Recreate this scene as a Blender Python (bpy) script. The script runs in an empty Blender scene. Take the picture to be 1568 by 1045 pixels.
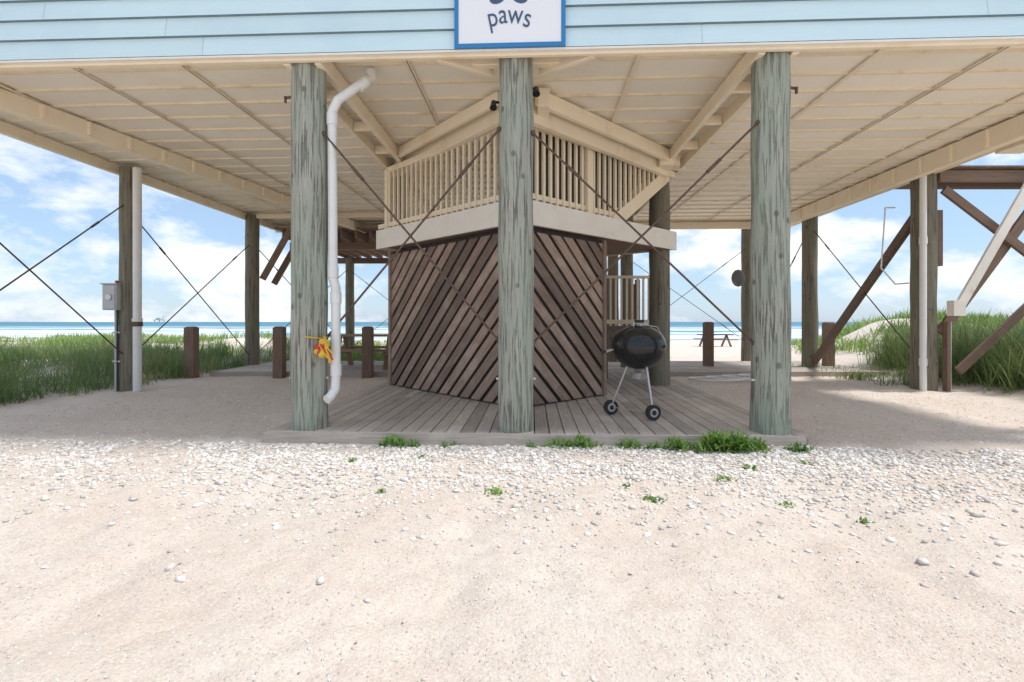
import bpy, math, random
import numpy as np
from mathutils import Vector, Matrix, noise as mnoise
random.seed(7); rng=np.random.default_rng(7)
scene=bpy.context.scene
V=Vector
# ------------------------------------------------------------------ materials
def newmat(name):
    m=bpy.data.materials.new(name); m.use_nodes=True
    nt=m.node_tree; nt.nodes.clear()
    out=nt.nodes.new('ShaderNodeOutputMaterial'); b=nt.nodes.new('ShaderNodeBsdfPrincipled')
    nt.links.new(b.outputs[0],out.inputs[0])
    return m,nt,b
def N(nt,t,**k):
    n=nt.nodes.new(t)
    for a,v in k.items(): setattr(n,a,v)
    return n
def mixc(nt,fac,a,b,mode='MIX'):
    n=nt.nodes.new('ShaderNodeMix'); n.data_type='RGBA'; n.blend_type=mode
    for s,i in ((fac,0),(a,6),(b,7)):
        if hasattr(s,'links'): nt.links.new(s,n.inputs[i])
        elif i==0: n.inputs[0].default_value=s
        else: n.inputs[i].default_value=(s[0],s[1],s[2],1)
    return n.outputs[2]
def mth(nt,op,a,b=None,clamp=False):
    n=nt.nodes.new('ShaderNodeMath'); n.operation=op; n.use_clamp=clamp
    for s,i in ((a,0),(b,1)):
        if s is None: continue
        if hasattr(s,'links'): nt.links.new(s,n.inputs[i])
        else: n.inputs[i].default_value=s
    return n.outputs[0]
def noise(nt,vec,scale,detail=4,rough=.55,dist=0):
    n=N(nt,'ShaderNodeTexNoise'); n.inputs['Scale'].default_value=scale; n.inputs['Detail'].default_value=detail
    n.inputs['Roughness'].default_value=rough; n.inputs['Distortion'].default_value=dist
    if vec is not None: nt.links.new(vec,n.inputs['Vector'])
    return n.outputs[0]
def ramp(nt,fac,a,b,lo=0.,hi=1.):
    n=nt.nodes.new('ShaderNodeMapRange'); n.clamp=True
    nt.links.new(fac,n.inputs[0]); n.inputs[1].default_value=a; n.inputs[2].default_value=b
    n.inputs[3].default_value=lo; n.inputs[4].default_value=hi
    return n.outputs[0]
def coords(nt,kind,scale):
    tc=nt.nodes.new('ShaderNodeTexCoord'); mp=nt.nodes.new('ShaderNodeMapping')
    nt.links.new(tc.outputs['UV' if kind=='uv' else 'Object'],mp.inputs[0]); mp.inputs['Scale'].default_value=scale
    return mp.outputs[0]
def surf(name,c1,c2,scale=(1,1,1),kind='obj',nscale=6,rough=.7,bump=.2,dist=.01,c3=None,dscale=1.2,dlo=.5,dhi=.75,rnd=.0,metal=0,crack=None,knots=False):
    m,nt,b=newmat(name)
    vec=coords(nt,kind,scale)
    n1=noise(nt,vec,nscale,6,.6)
    col=mixc(nt,ramp(nt,n1,.3,.7),c1,c2)
    hgt=n1
    if crack:
        n3=noise(nt,vec,nscale*1.9,4,.6,.2)
        f=ramp(nt,n3,crack[1],crack[1]+.08,1,0)
        col=mixc(nt,mth(nt,'MULTIPLY',f,.85),col,crack[0]); hgt=mth(nt,'SUBTRACT',hgt,f)
    if c3:
        v2=coords(nt,'obj',(1,1,1))
        n2=noise(nt,v2,dscale,5,.65)
        col=mixc(nt,ramp(nt,n2,dlo,dhi),col,c3)
    if knots:
        v4=coords(nt,'obj',(1,1,.75)); vo=N(nt,'ShaderNodeTexVoronoi'); vo.inputs['Scale'].default_value=4.2; nt.links.new(v4,vo.inputs['Vector'])
        k=ramp(nt,vo.outputs['Distance'],.07,.13,1,0)
        col=mixc(nt,mth(nt,'MULTIPLY',k,.75),col,(c2[0]*.45,c2[1]*.42,c2[2]*.4)); hgt=mth(nt,'SUBTRACT',hgt,mth(nt,'MULTIPLY',k,.6))
    if rnd:
        at=N(nt,'ShaderNodeAttribute',attribute_name='rnd')
        f=ramp(nt,at.outputs['Fac'],0,1,1-rnd,1+rnd)
        cmb=nt.nodes.new('ShaderNodeCombineColor')
        for i in range(3): nt.links.new(f,cmb.inputs[i])
        col=mixc(nt,1.0,col,cmb.outputs[0],'MULTIPLY')
    nt.links.new(col,b.inputs['Base Color'])
    b.inputs['Roughness'].default_value=rough; b.inputs['Metallic'].default_value=metal
    if bump:
        bn=nt.nodes.new('ShaderNodeBump'); bn.inputs['Strength'].default_value=bump; bn.inputs['Distance'].default_value=dist
        nt.links.new(hgt,bn.inputs['Height']); nt.links.new(bn.outputs[0],b.inputs['Normal'])
    return m
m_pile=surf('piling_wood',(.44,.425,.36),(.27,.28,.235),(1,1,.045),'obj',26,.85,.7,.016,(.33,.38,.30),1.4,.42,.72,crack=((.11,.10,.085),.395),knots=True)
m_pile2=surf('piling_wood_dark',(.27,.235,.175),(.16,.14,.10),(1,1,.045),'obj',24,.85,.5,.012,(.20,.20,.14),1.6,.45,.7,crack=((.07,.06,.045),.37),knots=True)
m_cream=surf('cream_paint',(.90,.79,.61),(.87,.75,.57),(1,1,1),'obj',4,.6,.12,.004,(.70,.53,.31),1.9,.57,.82)
m_ceil=surf('soffit_paint',(.92,.86,.74),(.90,.83,.71),(1,1,1),'obj',3,.6,.08,.004,(.83,.71,.54),.9,.5,.9,rnd=.05)
m_batt=surf('batten_paint',(.88,.77,.60),(.80,.68,.50),(1,1,1),'obj',4,.6,.08,.004,(.55,.40,.25),2.5,.55,.8)
m_white=surf('white_paint_weathered',(.87,.83,.75),(.81,.75,.66),(1,1,1),'obj',4,.6,.15,.004,(.55,.42,.28),2.2,.6,.82)
m_blue=surf('blue_siding_paint',(.68,.84,.88),(.64,.81,.86),(.3,1,6),'obj',8,.55,.15,.003,(.58,.75,.80),.8,.5,.8,rnd=.03)
m_lapshade=surf('siding_painted_lap_shadow',(.16,.24,.28),(.12,.19,.22),nscale=8,rough=.8,bump=0)  # lap shadow lines painted as dark blue-grey on the board undersides
m_slat=surf('brown_slat_wood',(.36,.26,.205),(.19,.13,.10),(.6,9,1),'uv',5,.85,.5,.008,(.42,.33,.27),2.2,.5,.8,rnd=.38)
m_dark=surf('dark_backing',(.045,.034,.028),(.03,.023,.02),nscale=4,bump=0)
m_brown=surf('brown_timber',(.25,.165,.12),(.15,.10,.07),(.6,9,1),'uv',5,.85,.4,.006,rnd=.2)
m_tab=surf('picnic_table_wood',(.38,.25,.17),(.26,.17,.12),(.6,9,1),'uv',5,.85,.4,.006,rnd=.2)
m_deck=surf('grey_deck_wood',(.54,.465,.40),(.36,.31,.265),(.5,8,1),'uv',6,.85,.5,.006,(.63,.55,.48),1.3,.5,.8,rnd=.24)
m_rod=surf('rusty_steel',(.16,.09,.06),(.08,.06,.05),nscale=20,rough=.6,bump=.2,metal=.3)
m_pvc=surf('pvc_white',(.80,.80,.78),(.76,.75,.72),nscale=3,rough=.35,bump=.03,c3=(.6,.56,.48),dscale=3,dlo=.55,dhi=.9)
m_black=surf('black_enamel',(.012,.012,.014),(.018,.018,.02),nscale=8,rough=.22,bump=.02)
m_rubber=surf('black_rubber',(.02,.02,.02),(.03,.03,.03),nscale=10,rough=.7)
m_alu=surf('aluminium',(.6,.6,.6),(.5,.5,.5),nscale=10,rough=.4,metal=.8)
m_grey=surf('grey_metal_box',(.55,.56,.56),(.48,.49,.49),nscale=6,rough=.5)
m_dgrey=surf('dark_grey_metal',(.12,.12,.12),(.16,.16,.16),nscale=6,rough=.5)
m_signw=surf('sign_white',(.87,.88,.90),(.85,.86,.88),nscale=2,rough=.4,bump=0)
m_signb=surf('sign_blue',(.03,.22,.50),(.028,.20,.47),nscale=2,rough=.4,bump=0)
m_signt=surf('sign_lettering',(.06,.11,.20),(.05,.10,.18),nscale=2,rough=.5,bump=0)
m_red=surf('red_plastic',(.6,.04,.03),(.5,.03,.03),nscale=5,rough=.4)
m_yel=surf('yellow_rope',(.75,.5,.05),(.6,.4,.04),nscale=30,rough=.7)
m_roof=surf('roof_shingle',(.28,.28,.28),(.2,.2,.2),nscale=20,rough=.9)
m_glass=surf('window_glass',(.03,.05,.06),(.04,.06,.07),nscale=1,rough=.08,bump=0)
m_stone=surf('shell_gravel',(.84,.79,.73),(.64,.59,.54),nscale=30,rough=.8,bump=.2,rnd=.34)
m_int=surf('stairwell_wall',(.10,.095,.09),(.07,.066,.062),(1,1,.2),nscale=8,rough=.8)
def leafmat(name,c1,c2,c3):
    m,nt,b=newmat(name)
    at=N(nt,'ShaderNodeAttribute',attribute_name='rnd')
    f=at.outputs['Fac']
    col=mixc(nt,ramp(nt,f,0,.6),c1,c2); col=mixc(nt,ramp(nt,f,.75,1),col,c3)
    nt.links.new(col,b.inputs['Base Color']); b.inputs['Roughness'].default_value=.6
    tr=nt.nodes.new('ShaderNodeBsdfTranslucent'); nt.links.new(col,tr.inputs[0])
    mx=nt.nodes.new('ShaderNodeMixShader'); mx.inputs[0].default_value=.3
    nt.links.new(b.outputs[0],mx.inputs[1]); nt.links.new(tr.outputs[0],mx.inputs[2])
    nt.links.new(mx.outputs[0],[n for n in nt.nodes if n.type=='OUTPUT_MATERIAL'][0].inputs[0])
    return m
m_grass=leafmat('dune_grass_blades',(.09,.155,.05),(.20,.29,.09),(.46,.40,.21))
m_weed=leafmat('weed_leaves',(.10,.20,.035),(.20,.36,.07),(.30,.42,.10))
m_bush=leafmat('dune_scrub_leaves',(.11,.19,.04),(.24,.37,.08),(.42,.44,.16))
# ------------------------------------------------------------------ mesh builder
class MB:
    def __init__(s): s.v=[];s.f=[];s.mi=[];s.uv=[];s.rn=[];s.sm=[];s.mats=[]
    def m(s,mat):
        if mat not in s.mats: s.mats.append(mat)
        return s.mats.index(mat)
    def add(s,verts,faces,mat,uvs=None,rnd=None,smooth=False):
        o=len(s.v); s.v+= [tuple(p) for p in verts]; k=s.m(mat); r=random.random() if rnd is None else rnd
        for i,fc in enumerate(faces):
            s.f.append([o+j for j in fc]); s.mi.append(k); s.rn.append(r); s.sm.append(smooth)
            s.uv.append(uvs[i] if uvs else [(0,0)]*len(fc))
    def beam(s,a,b,w,h,mat,up=(0,0,1),rnd=None):
        a=V(a);b=V(b); d=(b-a); L=d.length; d.normalize(); up=V(up)
        if abs(d.dot(up))>.98: up=V((0,1,0))
        sd=d.cross(up).normalized(); u2=sd.cross(d).normalized()
        vs=[]
        for p in (a,b):
            for sx,sz in ((-1,-1),(1,-1),(1,1),(-1,1)): vs.append(p+sd*sx*w/2+u2*sz*h/2)
        ou,ov=random.random()*30,random.random()*30
        faces=[];uvs=[]; dims=[w,h,w,h]; acc=ov
        for i in range(4):
            j=(i+1)%4; faces.append([i,j,j+4,i+4][::-1])
            uvs.append([(ou,acc),(ou,acc+dims[i]),(ou+L,acc+dims[i]),(ou+L,acc)][::-1]); acc+=dims[i]+.37
        faces.append([0,1,2,3]); uvs.append([(ou,ov),(ou,ov+w),(ou+h,ov+w),(ou+h,ov)])
        faces.append([7,6,5,4]); uvs.append([(ou,ov),(ou,ov+w),(ou+h,ov+w),(ou+h,ov)])
        s.add(vs,faces,mat,uvs,rnd)
    def box(s,x0,x1,y0,y1,z0,z1,mat,rnd=None,fr=None):
        vs=[V((x,y,z)) for z in (z0,z1) for x,y in ((x0,y0),(x1,y0),(x1,y1),(x0,y1))]
        if fr: vs=[fr(*p) for p in vs]
        f=[[3,2,1,0],[4,5,6,7],[0,1,5,4],[1,2,6,5],[2,3,7,6],[3,0,4,7]]
        s.add(vs,f,mat,None,rnd)
    def cyl(s,a,b,r1,r2,mat,n=12,caps=True,rings=1,wob=0,rnd=None):
        a=V(a);b=V(b);d=(b-a);L=d.length;d.normalize()
        t=V((1,0,0)) if abs(d.x)<.9 else V((0,1,0))
        x=d.cross(t).normalized(); y=d.cross(x)
        vs=[];seed=V((random.random()*50,random.random()*50,0))
        for k in range(rings+1):
            q=k/rings; r=r1+(r2-r1)*q
            for i in range(n):
                an=2*math.pi*i/n; rr=r
                if wob: rr=r*(1+wob*mnoise.noise(seed+V((math.cos(an)*1.5,math.sin(an)*1.5,q*L*1.3)))+wob*.35*mnoise.noise(seed+V((math.cos(an)*5,math.sin(an)*5,q*L*.8))))
                vs.append(a+d*L*q+(x*math.cos(an)+y*math.sin(an))*rr)
        f=[];uv=[]
        for k in range(rings):
            for i in range(n):
                j=(i+1)%n; f.append([k*n+i,k*n+j,(k+1)*n+j,(k+1)*n+i]); 
                uv.append([(q*L,p) for q,p in ((k/rings,i/n),(k/rings,(i+1)/n),((k+1)/rings,(i+1)/n),((k+1)/rings,i/n))])
        s.add(vs,f,mat,uv,rnd,True)
        if caps:
            s.add(vs[:n],[list(range(n))[::-1]],mat,None,rnd); s.add(vs[-n:],[list(range(n))],mat,None,rnd)
    def tube(s,pts,r,mat,n=10):
        for a,b in zip(pts[:-1],pts[1:]): s.cyl(a,b,r,r,mat,n)
        for p in pts[1:-1]: s.sphere(p,r*1.0,r*1.0,mat,n,6)
    def sphere(s,c,rx,rz,mat,n=16,m=8,t0=0,t1=math.pi,ry=None,rnd=None):
        c=V(c); ry=ry or rx; vs=[]
        for k in range(m+1):
            t=t0+(t1-t0)*k/m
            for i in range(n):
                a=2*math.pi*i/n; vs.append(c+V((rx*math.sin(t)*math.cos(a),ry*math.sin(t)*math.sin(a),rz*math.cos(t))))
        f=[[k*n+i,(k+1)*n+i,(k+1)*n+(i+1)%n,k*n+(i+1)%n] for k in range(m) for i in range(n)]
        s.add(vs,f,mat,None,rnd,True)
    def prism(s,poly,off,mat,rnd=None,uvs=None):
        n=len(poly); off=V(off); vs=[V(p) for p in poly]+[V(p)+off for p in poly]
        f=[list(range(n)),[n+i for i in range(n)][::-1]]+[[i,i+n,(i+1)%n+n,(i+1)%n] for i in range(n)]
        u=None
        if uvs: u=[uvs,uvs[::-1]]+[[uvs[i],uvs[i],uvs[(i+1)%n],uvs[(i+1)%n]] for i in range(n)]
        s.add(vs,f,mat,u,rnd)
    def build(s,name,parent=None,recenter=True,bevel=0):
        me=bpy.data.meshes.new(name)
        arr=np.array([tuple(p) for p in s.v],dtype=float)
        c=np.array([(arr[:,0].min()+arr[:,0].max())/2,(arr[:,1].min()+arr[:,1].max())/2,arr[:,2].min()]) if recenter else np.zeros(3)
        if parent is not None: c=np.array(parent.location)
        arr=arr-c
        me.from_pydata(arr.tolist(),[],s.f)
        for mt in s.mats: me.materials.append(mt)
        me.polygons.foreach_set('material_index',s.mi); me.polygons.foreach_set('use_smooth',s.sm)
        ul=me.uv_layers.new(name='UVMap'); flat=[c2 for u in s.uv for p in u for c2 in p]; ul.data.foreach_set('uv',flat)
        at=me.attributes.new('rnd','FLOAT','FACE'); at.data.foreach_set('value',s.rn)
        me.update()
        ob=bpy.data.objects.new(name,me); scene.collection.objects.link(ob)
        if parent is not None: ob.parent=parent
        else: ob.location=c
        if bevel:
            bv=ob.modifiers.new('bevel','BEVEL'); bv.width=bevel; bv.segments=1; bv.limit_method='ANGLE'
        return ob
def empty(name,loc):
    e=bpy.data.objects.new(name,None); e.location=loc; scene.collection.objects.link(e); e.empty_display_size=.3
    return e
def fast(name,verts,faces,mat,rnd,loc=(0,0,0),parent=None):
    me=bpy.data.meshes.new(name); nf,k=faces.shape
    me.vertices.add(len(verts)); me.vertices.foreach_set('co',(verts-np.array(loc)).astype(np.float32).ravel())
    me.loops.add(nf*k); me.loops.foreach_set('vertex_index',faces.astype(np.int32).ravel())
    me.polygons.add(nf); me.polygons.foreach_set('loop_start',np.arange(0,nf*k,k,dtype=np.int32))
    try: me.polygons.foreach_set('loop_total',np.full(nf,k,dtype=np.int32))
    except Exception: pass
    me.materials.append(mat); me.update(calc_edges=True)
    at=me.attributes.new('rnd','FLOAT','FACE'); at.data.foreach_set('value',rnd.astype(np.float32))
    ob=bpy.data.objects.new(name,me); ob.location=loc; scene.collection.objects.link(ob)
    if parent: ob.parent=parent
    return ob
# ------------------------------------------------------------------ terrain
def sstep(a,b,x):
    t=np.clip((x-a)/(b-a),0,1); return t*t*(3-2*t)
def vnoise(x,y,seed=0):
    xi=np.floor(x);yi=np.floor(y);xf=x-xi;yf=y-yi
    def h(a,b):
        q=np.sin(a*127.1+b*311.7+seed*74.7)*43758.5453; return q-np.floor(q)
    u=xf*xf*(3-2*xf);w=yf*yf*(3-2*yf)
    return (h(xi,yi)*(1-u)+h(xi+1,yi)*u)*(1-w)+(h(xi,yi+1)*(1-u)+h(xi+1,yi+1)*u)*w-.5
def H(x,y):
    x=np.asarray(x,float);y=np.asarray(y,float)
    z=-.5*sstep(14,40,y)-2.3*sstep(40,95,y)
    d=sstep(13,19,y)*(1-sstep(26,42,y))
    left=sstep(-3,-11,x)
    z=z+d*left*(.42+.55*vnoise(x/5,y/4,1)+.22*vnoise(x/1.7,y/1.5,2))
    lm=sstep(-7.0,-9.5,x)*sstep(5.5,8,y)*(1-sstep(14,18,y)); z=z+lm*(.16+.25*vnoise(x/2,y/2,3))
    ys_=np.maximum(y,1)
    rt=sstep(.58,.80,x/ys_)*sstep(12,19,y)*(1-sstep(36,60,y)); z=z+rt*(1.15+.9*vnoise(x/5,y/5,4)+.3*vnoise(x/1.5,y/1.5,5))
    rm=sstep(7.8,9.5,x)*sstep(5.5,8,y)*(1-sstep(14,18,y)); z=z+rm*(.2+.3*vnoise(x/2,y/2,6))
    near=(1-sstep(9,14,y))
    foot=(1-np.clip(np.hypot((x/.55-np.floor(x/.55)-.5),(y/.62-np.floor(y/.62)-.5))/.26,0,1))*(vnoise(np.floor(x/.55)*1.7,np.floor(y/.62)*2.3,19)>.12)
    z=z+near*(.06*vnoise(x/1.9,y/1.1,7)+.038*vnoise(x/.5,y/.4,8)+.022*vnoise(x/.17,y/.15,9)+.011*vnoise(x/.07,y/.07,10)-.028*foot)*(.6+.4*(1-sstep(3.8,4.5,y)))
    for o in (-1.9,-.3,1.9,3.3):
        z=z-near*.022*np.exp(-((x-o-.12*(y-2)**2)/.16)**2)*(1-sstep(3.2,4.2,y))
    # keep clear of the two decks
    ind=sstep(-2.75,-2.5,x)*(1-sstep(2.9,3.15,x))*sstep(4.55,4.75,y)
    return z-ind*near*np.maximum(z,0)-ind*near*.01
def axis(lims,fine,n_out,far):
    a,b=lims; core=np.arange(a,b,fine); t=np.linspace(0,1,n_out)[1:]
    hi=b+(far[1]-b)*t**3.2; lo=a-(a-far[0])*t**3.2
    return np.concatenate([lo[::-1],core,hi])
xs=axis((-7,7.5),.04,100,(-1500,1500)); ys=np.concatenate([-200+198.9*(1-np.linspace(1,0,25)[:-1]**2.5),np.arange(-1.1,6.0,.035),np.arange(6.0,10,.07),np.arange(10,50,.16),np.linspace(50,160,60)])
X,Y=np.meshgrid(xs,ys); Z=H(X,Y)
gv=np.stack([X.ravel(),Y.ravel(),Z.ravel()],1); nx=len(xs);ny=len(ys)
ii=np.arange((nx)*(ny)).reshape(ny,nx); gf=np.stack([ii[:-1,:-1].ravel(),ii[:-1,1:].ravel(),ii[1:,1:].ravel(),ii[1:,:-1].ravel()],1)
m,nt,b=newmat('sand')
vec=coords(nt,'obj',(1,1,1))
n1=noise(nt,vec,.7,5,.6); n2=noise(nt,vec,9,5,.65); n3=noise(nt,vec,75,4,.7)
col=mixc(nt,ramp(nt,n1,.35,.68),(.68,.56,.465),(.76,.67,.585))
col=mixc(nt,ramp(nt,n2,.42,.72,0,.6),col,(.58,.465,.38))
col=mixc(nt,ramp(nt,n3,.52,.70,0,.65),col,(.85,.80,.73))
col=mixc(nt,ramp(nt,n3,.45,.30,0,.65),col,(.45,.36,.29))
vo=N(nt,'ShaderNodeTexVoronoi'); vo.inputs['Scale'].default_value=34; nt.links.new(vec,vo.inputs['Vector'])
sp=ramp(nt,vo.outputs['Distance'],.12,.20,1,0)
gate=ramp(nt,noise(nt,vec,2.2,3,.6),.42,.56)
spg=mth(nt,'MULTIPLY',sp,gate)
col=mixc(nt,mth(nt,'MULTIPLY',spg,.85),col,(.87,.84,.79))
nt.links.new(col,b.inputs['Base Color']); b.inputs['Roughness'].default_value=.95
hh=mth(nt,'ADD',mth(nt,'MULTIPLY',n3,.6),mth(nt,'ADD',n2,mth(nt,'MULTIPLY',spg,.7)))
bn=nt.nodes.new('ShaderNodeBump'); bn.inputs['Strength'].default_value=.9; bn.inputs['Distance'].default_value=.018
nt.links.new(hh,bn.inputs['Height']); nt.links.new(bn.outputs[0],b.inputs['Normal'])
g=fast('sand_ground',gv,gf,m,np.zeros(len(gf))); g.data.polygons.foreach_set('use_smooth',[True]*len(gf))
# sea
m,nt,b=newmat('sea_water')
vec=coords(nt,'obj',(.25,1,1)); nz=noise(nt,vec,.12,6,.6)
tc=nt.nodes.new('ShaderNodeTexCoord'); sx=nt.nodes.new('ShaderNodeSeparateXYZ'); nt.links.new(tc.outputs['Object'],sx.inputs[0])
shore=ramp(nt,sx.outputs[1],80,300,1,0)
col=mixc(nt,shore,(.05,.20,.28),(.17,.36,.38))
v3=coords(nt,'obj',(.012,.060,1)); nf_=noise(nt,v3,1.0,6,.7)
foam=mth(nt,'MULTIPLY',ramp(nt,nf_,.47,.52),ramp(nt,sx.outputs[1],180,420,1,0))
col=mixc(nt,foam,col,(.88,.90,.90))
nt.links.new(col,b.inputs['Base Color']); b.inputs['Roughness'].default_value=.55
bn=nt.nodes.new('ShaderNodeBump'); bn.inputs['Strength'].default_value=.5; bn.inputs['Distance'].default_value=.5
nt.links.new(nz,bn.inputs['Height']); nt.links.new(bn.outputs[0],b.inputs['Normal'])
mb=MB(); mb.add([(-9000,60,-2),(9000,60,-2),(9000,12000,-2),(-9000,12000,-2)],[[0,1,2,3]],m); mb.build('sea',recenter=False)
# breaking waves: low rounded crests lying on the sea
m_foam=surf('surf_foam',(.86,.88,.88),(.72,.78,.79),nscale=1.5,rough=.8,bump=.3,dist=.1)
mb=MB()
for k in range(46):
    x0=random.uniform(-190,210); y0=random.choice((104,118,135,160))+random.uniform(-5,5); ln=random.uniform(10,38); hh_=random.uniform(.12,.42)
    n=14; prev=None
    for i in range(n+1):
        q=i/n; x=x0+ln*(q-.5); y=y0+1.5*math.sin(q*5+k); h=hh_*math.sin(math.pi*q)**.6*(1+.3*math.sin(q*17+k))
        ring=[V((x,y-1.3,-2.02)),V((x,y-.5,-2+h*.8)),V((x,y,-2+h)),V((x,y+1.6,-2.02))]
        if prev: mb.add(prev+ring,[[0,4,5,1],[1,5,6,2],[2,6,7,3]],m_foam,None,None,True)
        prev=ring
mb.build('breaking_waves')
# ------------------------------------------------------------------ house frame
S_,C_=.0426,.9991
def L(x,y,z): return V((x*C_+y*S_, 4.72-x*S_+y*C_, z))
house=empty('beach_house',(0,9,0))
XL,XR,YB=-7.25,7.35,8.9
mb=MB(); z=3.845
while z<6.9:
    x=XL-random.random()*3
    while x<XR:
        x2=min(x+random.choice((3.6,4.3,4.9)),XR); xa=max(x,XL)
        if x2-xa>.05:
            r=random.random()
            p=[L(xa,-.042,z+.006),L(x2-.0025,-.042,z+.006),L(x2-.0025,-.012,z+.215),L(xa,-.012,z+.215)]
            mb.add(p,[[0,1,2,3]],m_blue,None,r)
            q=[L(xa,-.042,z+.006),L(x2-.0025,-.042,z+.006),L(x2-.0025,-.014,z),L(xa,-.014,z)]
            mb.add(q,[[3,2,1,0]],m_lapshade,None,r)
        x=x2
    z+=.2
for (ax,ay,bx,by) in ((XL,.0,XL,YB),(XR,YB,XR,0),(XR,YB,XL,YB)):
    z=3.845
    nrm=V((by-ay,-(bx-ax),0)).normalized()*-1
    mid=V(((ax+bx)/2,(ay+by)/2-4.4,0)) 
    if nrm.dot(mid)<0: nrm=-nrm
    while z<6.9:
        p=[L(ax+nrm.x*.03,ay+nrm.y*.03,z),L(bx+nrm.x*.03,by+nrm.y*.03,z),L(bx+nrm.x*.01,by+nrm.y*.01,z+.205),L(ax+nrm.x*.01,ay+nrm.y*.01,z+.205),L(ax,ay,z),L(bx,by,z)]
        mb.add(p,[[0,1,2,3],[4,5,1,0]],m_blue,None,None); z+=.2
mb.build('siding',house)
mb=MB()
mb.box(XL+.01,XR-.01,.005,.045,3.80,6.9,m_cream,fr=L); mb.box(XL+.01,XR-.01,-.045,.004,3.822,3.843,m_white,fr=L)
mb.build('front_band',house)
mb=MB()
for wx in (-4.6,4.6):
    mb.box(wx-.75,wx+.75,-.055,-.045,5.0,6.3,m_glass,fr=L)
    for a,bb,c,d in ((-.85,.85,4.9,5.0),(-.85,.85,6.3,6.4),(-.85,-.75,5.0,6.3),(.75,.85,5.0,6.3),(-.03,.03,5.0,6.3)):
        mb.box(wx+a,wx+bb,-.075,-.03,c,d,m_white,fr=L)
mb.build('windows',house)
mb=MB()
o=.5; zr=6.9
p=[L(XL-o,-o,zr),L(XR+o,-o,zr),L(XR+o,YB+o,zr),L(XL-o,YB+o,zr),L(-3,4.4,9.2),L(3,4.4,9.2)]
mb.add(p,[[0,1,5,4],[1,2,5],[2,3,4,5],[3,0,4],[3,2,1,0]],m_roof)
mb.build('roof',house)
ZC=3.99
mb=MB()
y=.05;k=0
while y<YB:
    y2=min(y+.41,YB)
    x=XL+.02
    while x<XR-.02:
        x2=min(x+1.22,XR-.02); mb.box(x,x2,y,y2,ZC,ZC+.03,m_ceil,fr=L); x=x2
    mb.box(XL+.03,XR-.03,y2-.035,y2,ZC-.024,ZC-.001,m_batt,fr=L)
    y=y2;k+=1
x=XL+1.24;k=0
while x<XR:
    mb.box(x-.025,x+.025,.06,YB,ZC-.030,ZC-.0265,m_batt,fr=L)
    if k in (1,2,4,5,9): mb.box(x-.004,x+.004,.06,YB,ZC-.033,ZC-.0315,m_rod,fr=L)
    x+=1.22;k+=1
mb.build('soffit_ceiling',house)
mb=MB()
def lb(x0,y0,x1,y1,zt,zb,w,mat=m_cream,cle=0):
    a=L(x0,y0,(zt+zb)/2); b_=L(x1,y1,(zt+zb)/2); mb.beam(a,b_,w,zt-zb,mat)
    if cle:
        n=int((b_-a).length/cle); d=(b_-a).normalized()
        for i in range(1,n):
            q=a+d*cle*i
            mb.beam(q+V((0,0,(zt-zb)/2-.012)),q-V((0,0,(zt-zb)/2-.03)),.05,w+.07,mat,up=V((d.y,-d.x,0)))
for px in (-2.12,2.58):
    lb(px-.16,.06,px-.16,YB,3.955,3.79,.07); lb(px+.16,.06,px+.16,YB,3.955,3.79,.07)
    for i in range(1,9): mb.beam(L(px-.12,i*.9,3.87),L(px+.12,i*.9,3.87),.05,.12,m_cream)
lb(-6.25,.06,-4.6,YB,3.955,3.73,.13,cle=.55)
lb(6.75,.06,6.75,YB-.1,3.955,3.66,.14,cle=.6)
lb(-7.1,.06,-7.1,YB,3.955,3.80,.07)
lb(7.2,.06,7.2,YB,3.955,3.78,.07)
lb(XL+.1,7.35,-2.4,7.35,3.95,3.84,.07)
for yy in (3.62,7.35): lb(-2.3,yy,-1.5,yy,3.945,3.78,.07)
lb(2.0,3.62,2.8,3.62,3.945,3.78,.07)
lb(XL+.1,YB-.05,XR-.1,YB-.05,3.95,3.76,.08)
lb(-.05,1.15,-2.12,3.45,3.94,3.68,.09); lb(.15,1.15,2.45,3.5,3.94,3.62,.09)
lb(.25,1.0,2.6,3.35,3.95,3.76,.07); lb(-.2,1.05,-1.9,2.85,3.95,3.80,.06)
lb(.03,.4,.03,1.35,3.945,3.70,.18)
lb(-.22,.42,-.75,.07,3.935,3.80,.06); lb(.28,.42,.8,.07,3.935,3.80,.06)
lb(-.55,.30,.62,.30,3.925,3.85,.10)
mb.beam(L(.33,.95,3.83),L(.33,1.3,3.83),.14,.22,m_cream)
mb.beam(L(2.35,3.1,3.82),L(2.35,3.5,3.82),.24,.24,m_cream)
mb.beam(L(-1.95,3.2,3.82),L(-1.55,3.2,3.82),.1,.24,m_cream)
mb.beam(L(6.95,2.4,3.80),L(7.32,2.4,3.80),.5,.30,m_cream)
mb.build('soffit_beams',house,bevel=.006)
mb=MB()
mb.box(-1.40,-1.16,2.45,2.66,ZC-.055,ZC-.035,m_grey,fr=L)
for i in range(5): mb.box(-1.38,-1.18,2.47+i*.036,2.49+i*.036,ZC-.062,ZC-.056,m_dark,fr=L)
mb.build('ceiling_vent',house)
def piling(x,y,zb,zt,r,mat,n=28):
    mb=MB(); mb.cyl((x,y,zb),(x,y,zt),r*1.02,r*.98,mat,n,True,40,.10)
    return mb.build('piling',house)
Pm={}
for nm,px in (('L',-2.12),('M',.03),('R',2.58)):
    q=L(px,.23,0); Pm[nm]=q; piling(q.x,q.y,.06,3.92,.178,m_pile)
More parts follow.
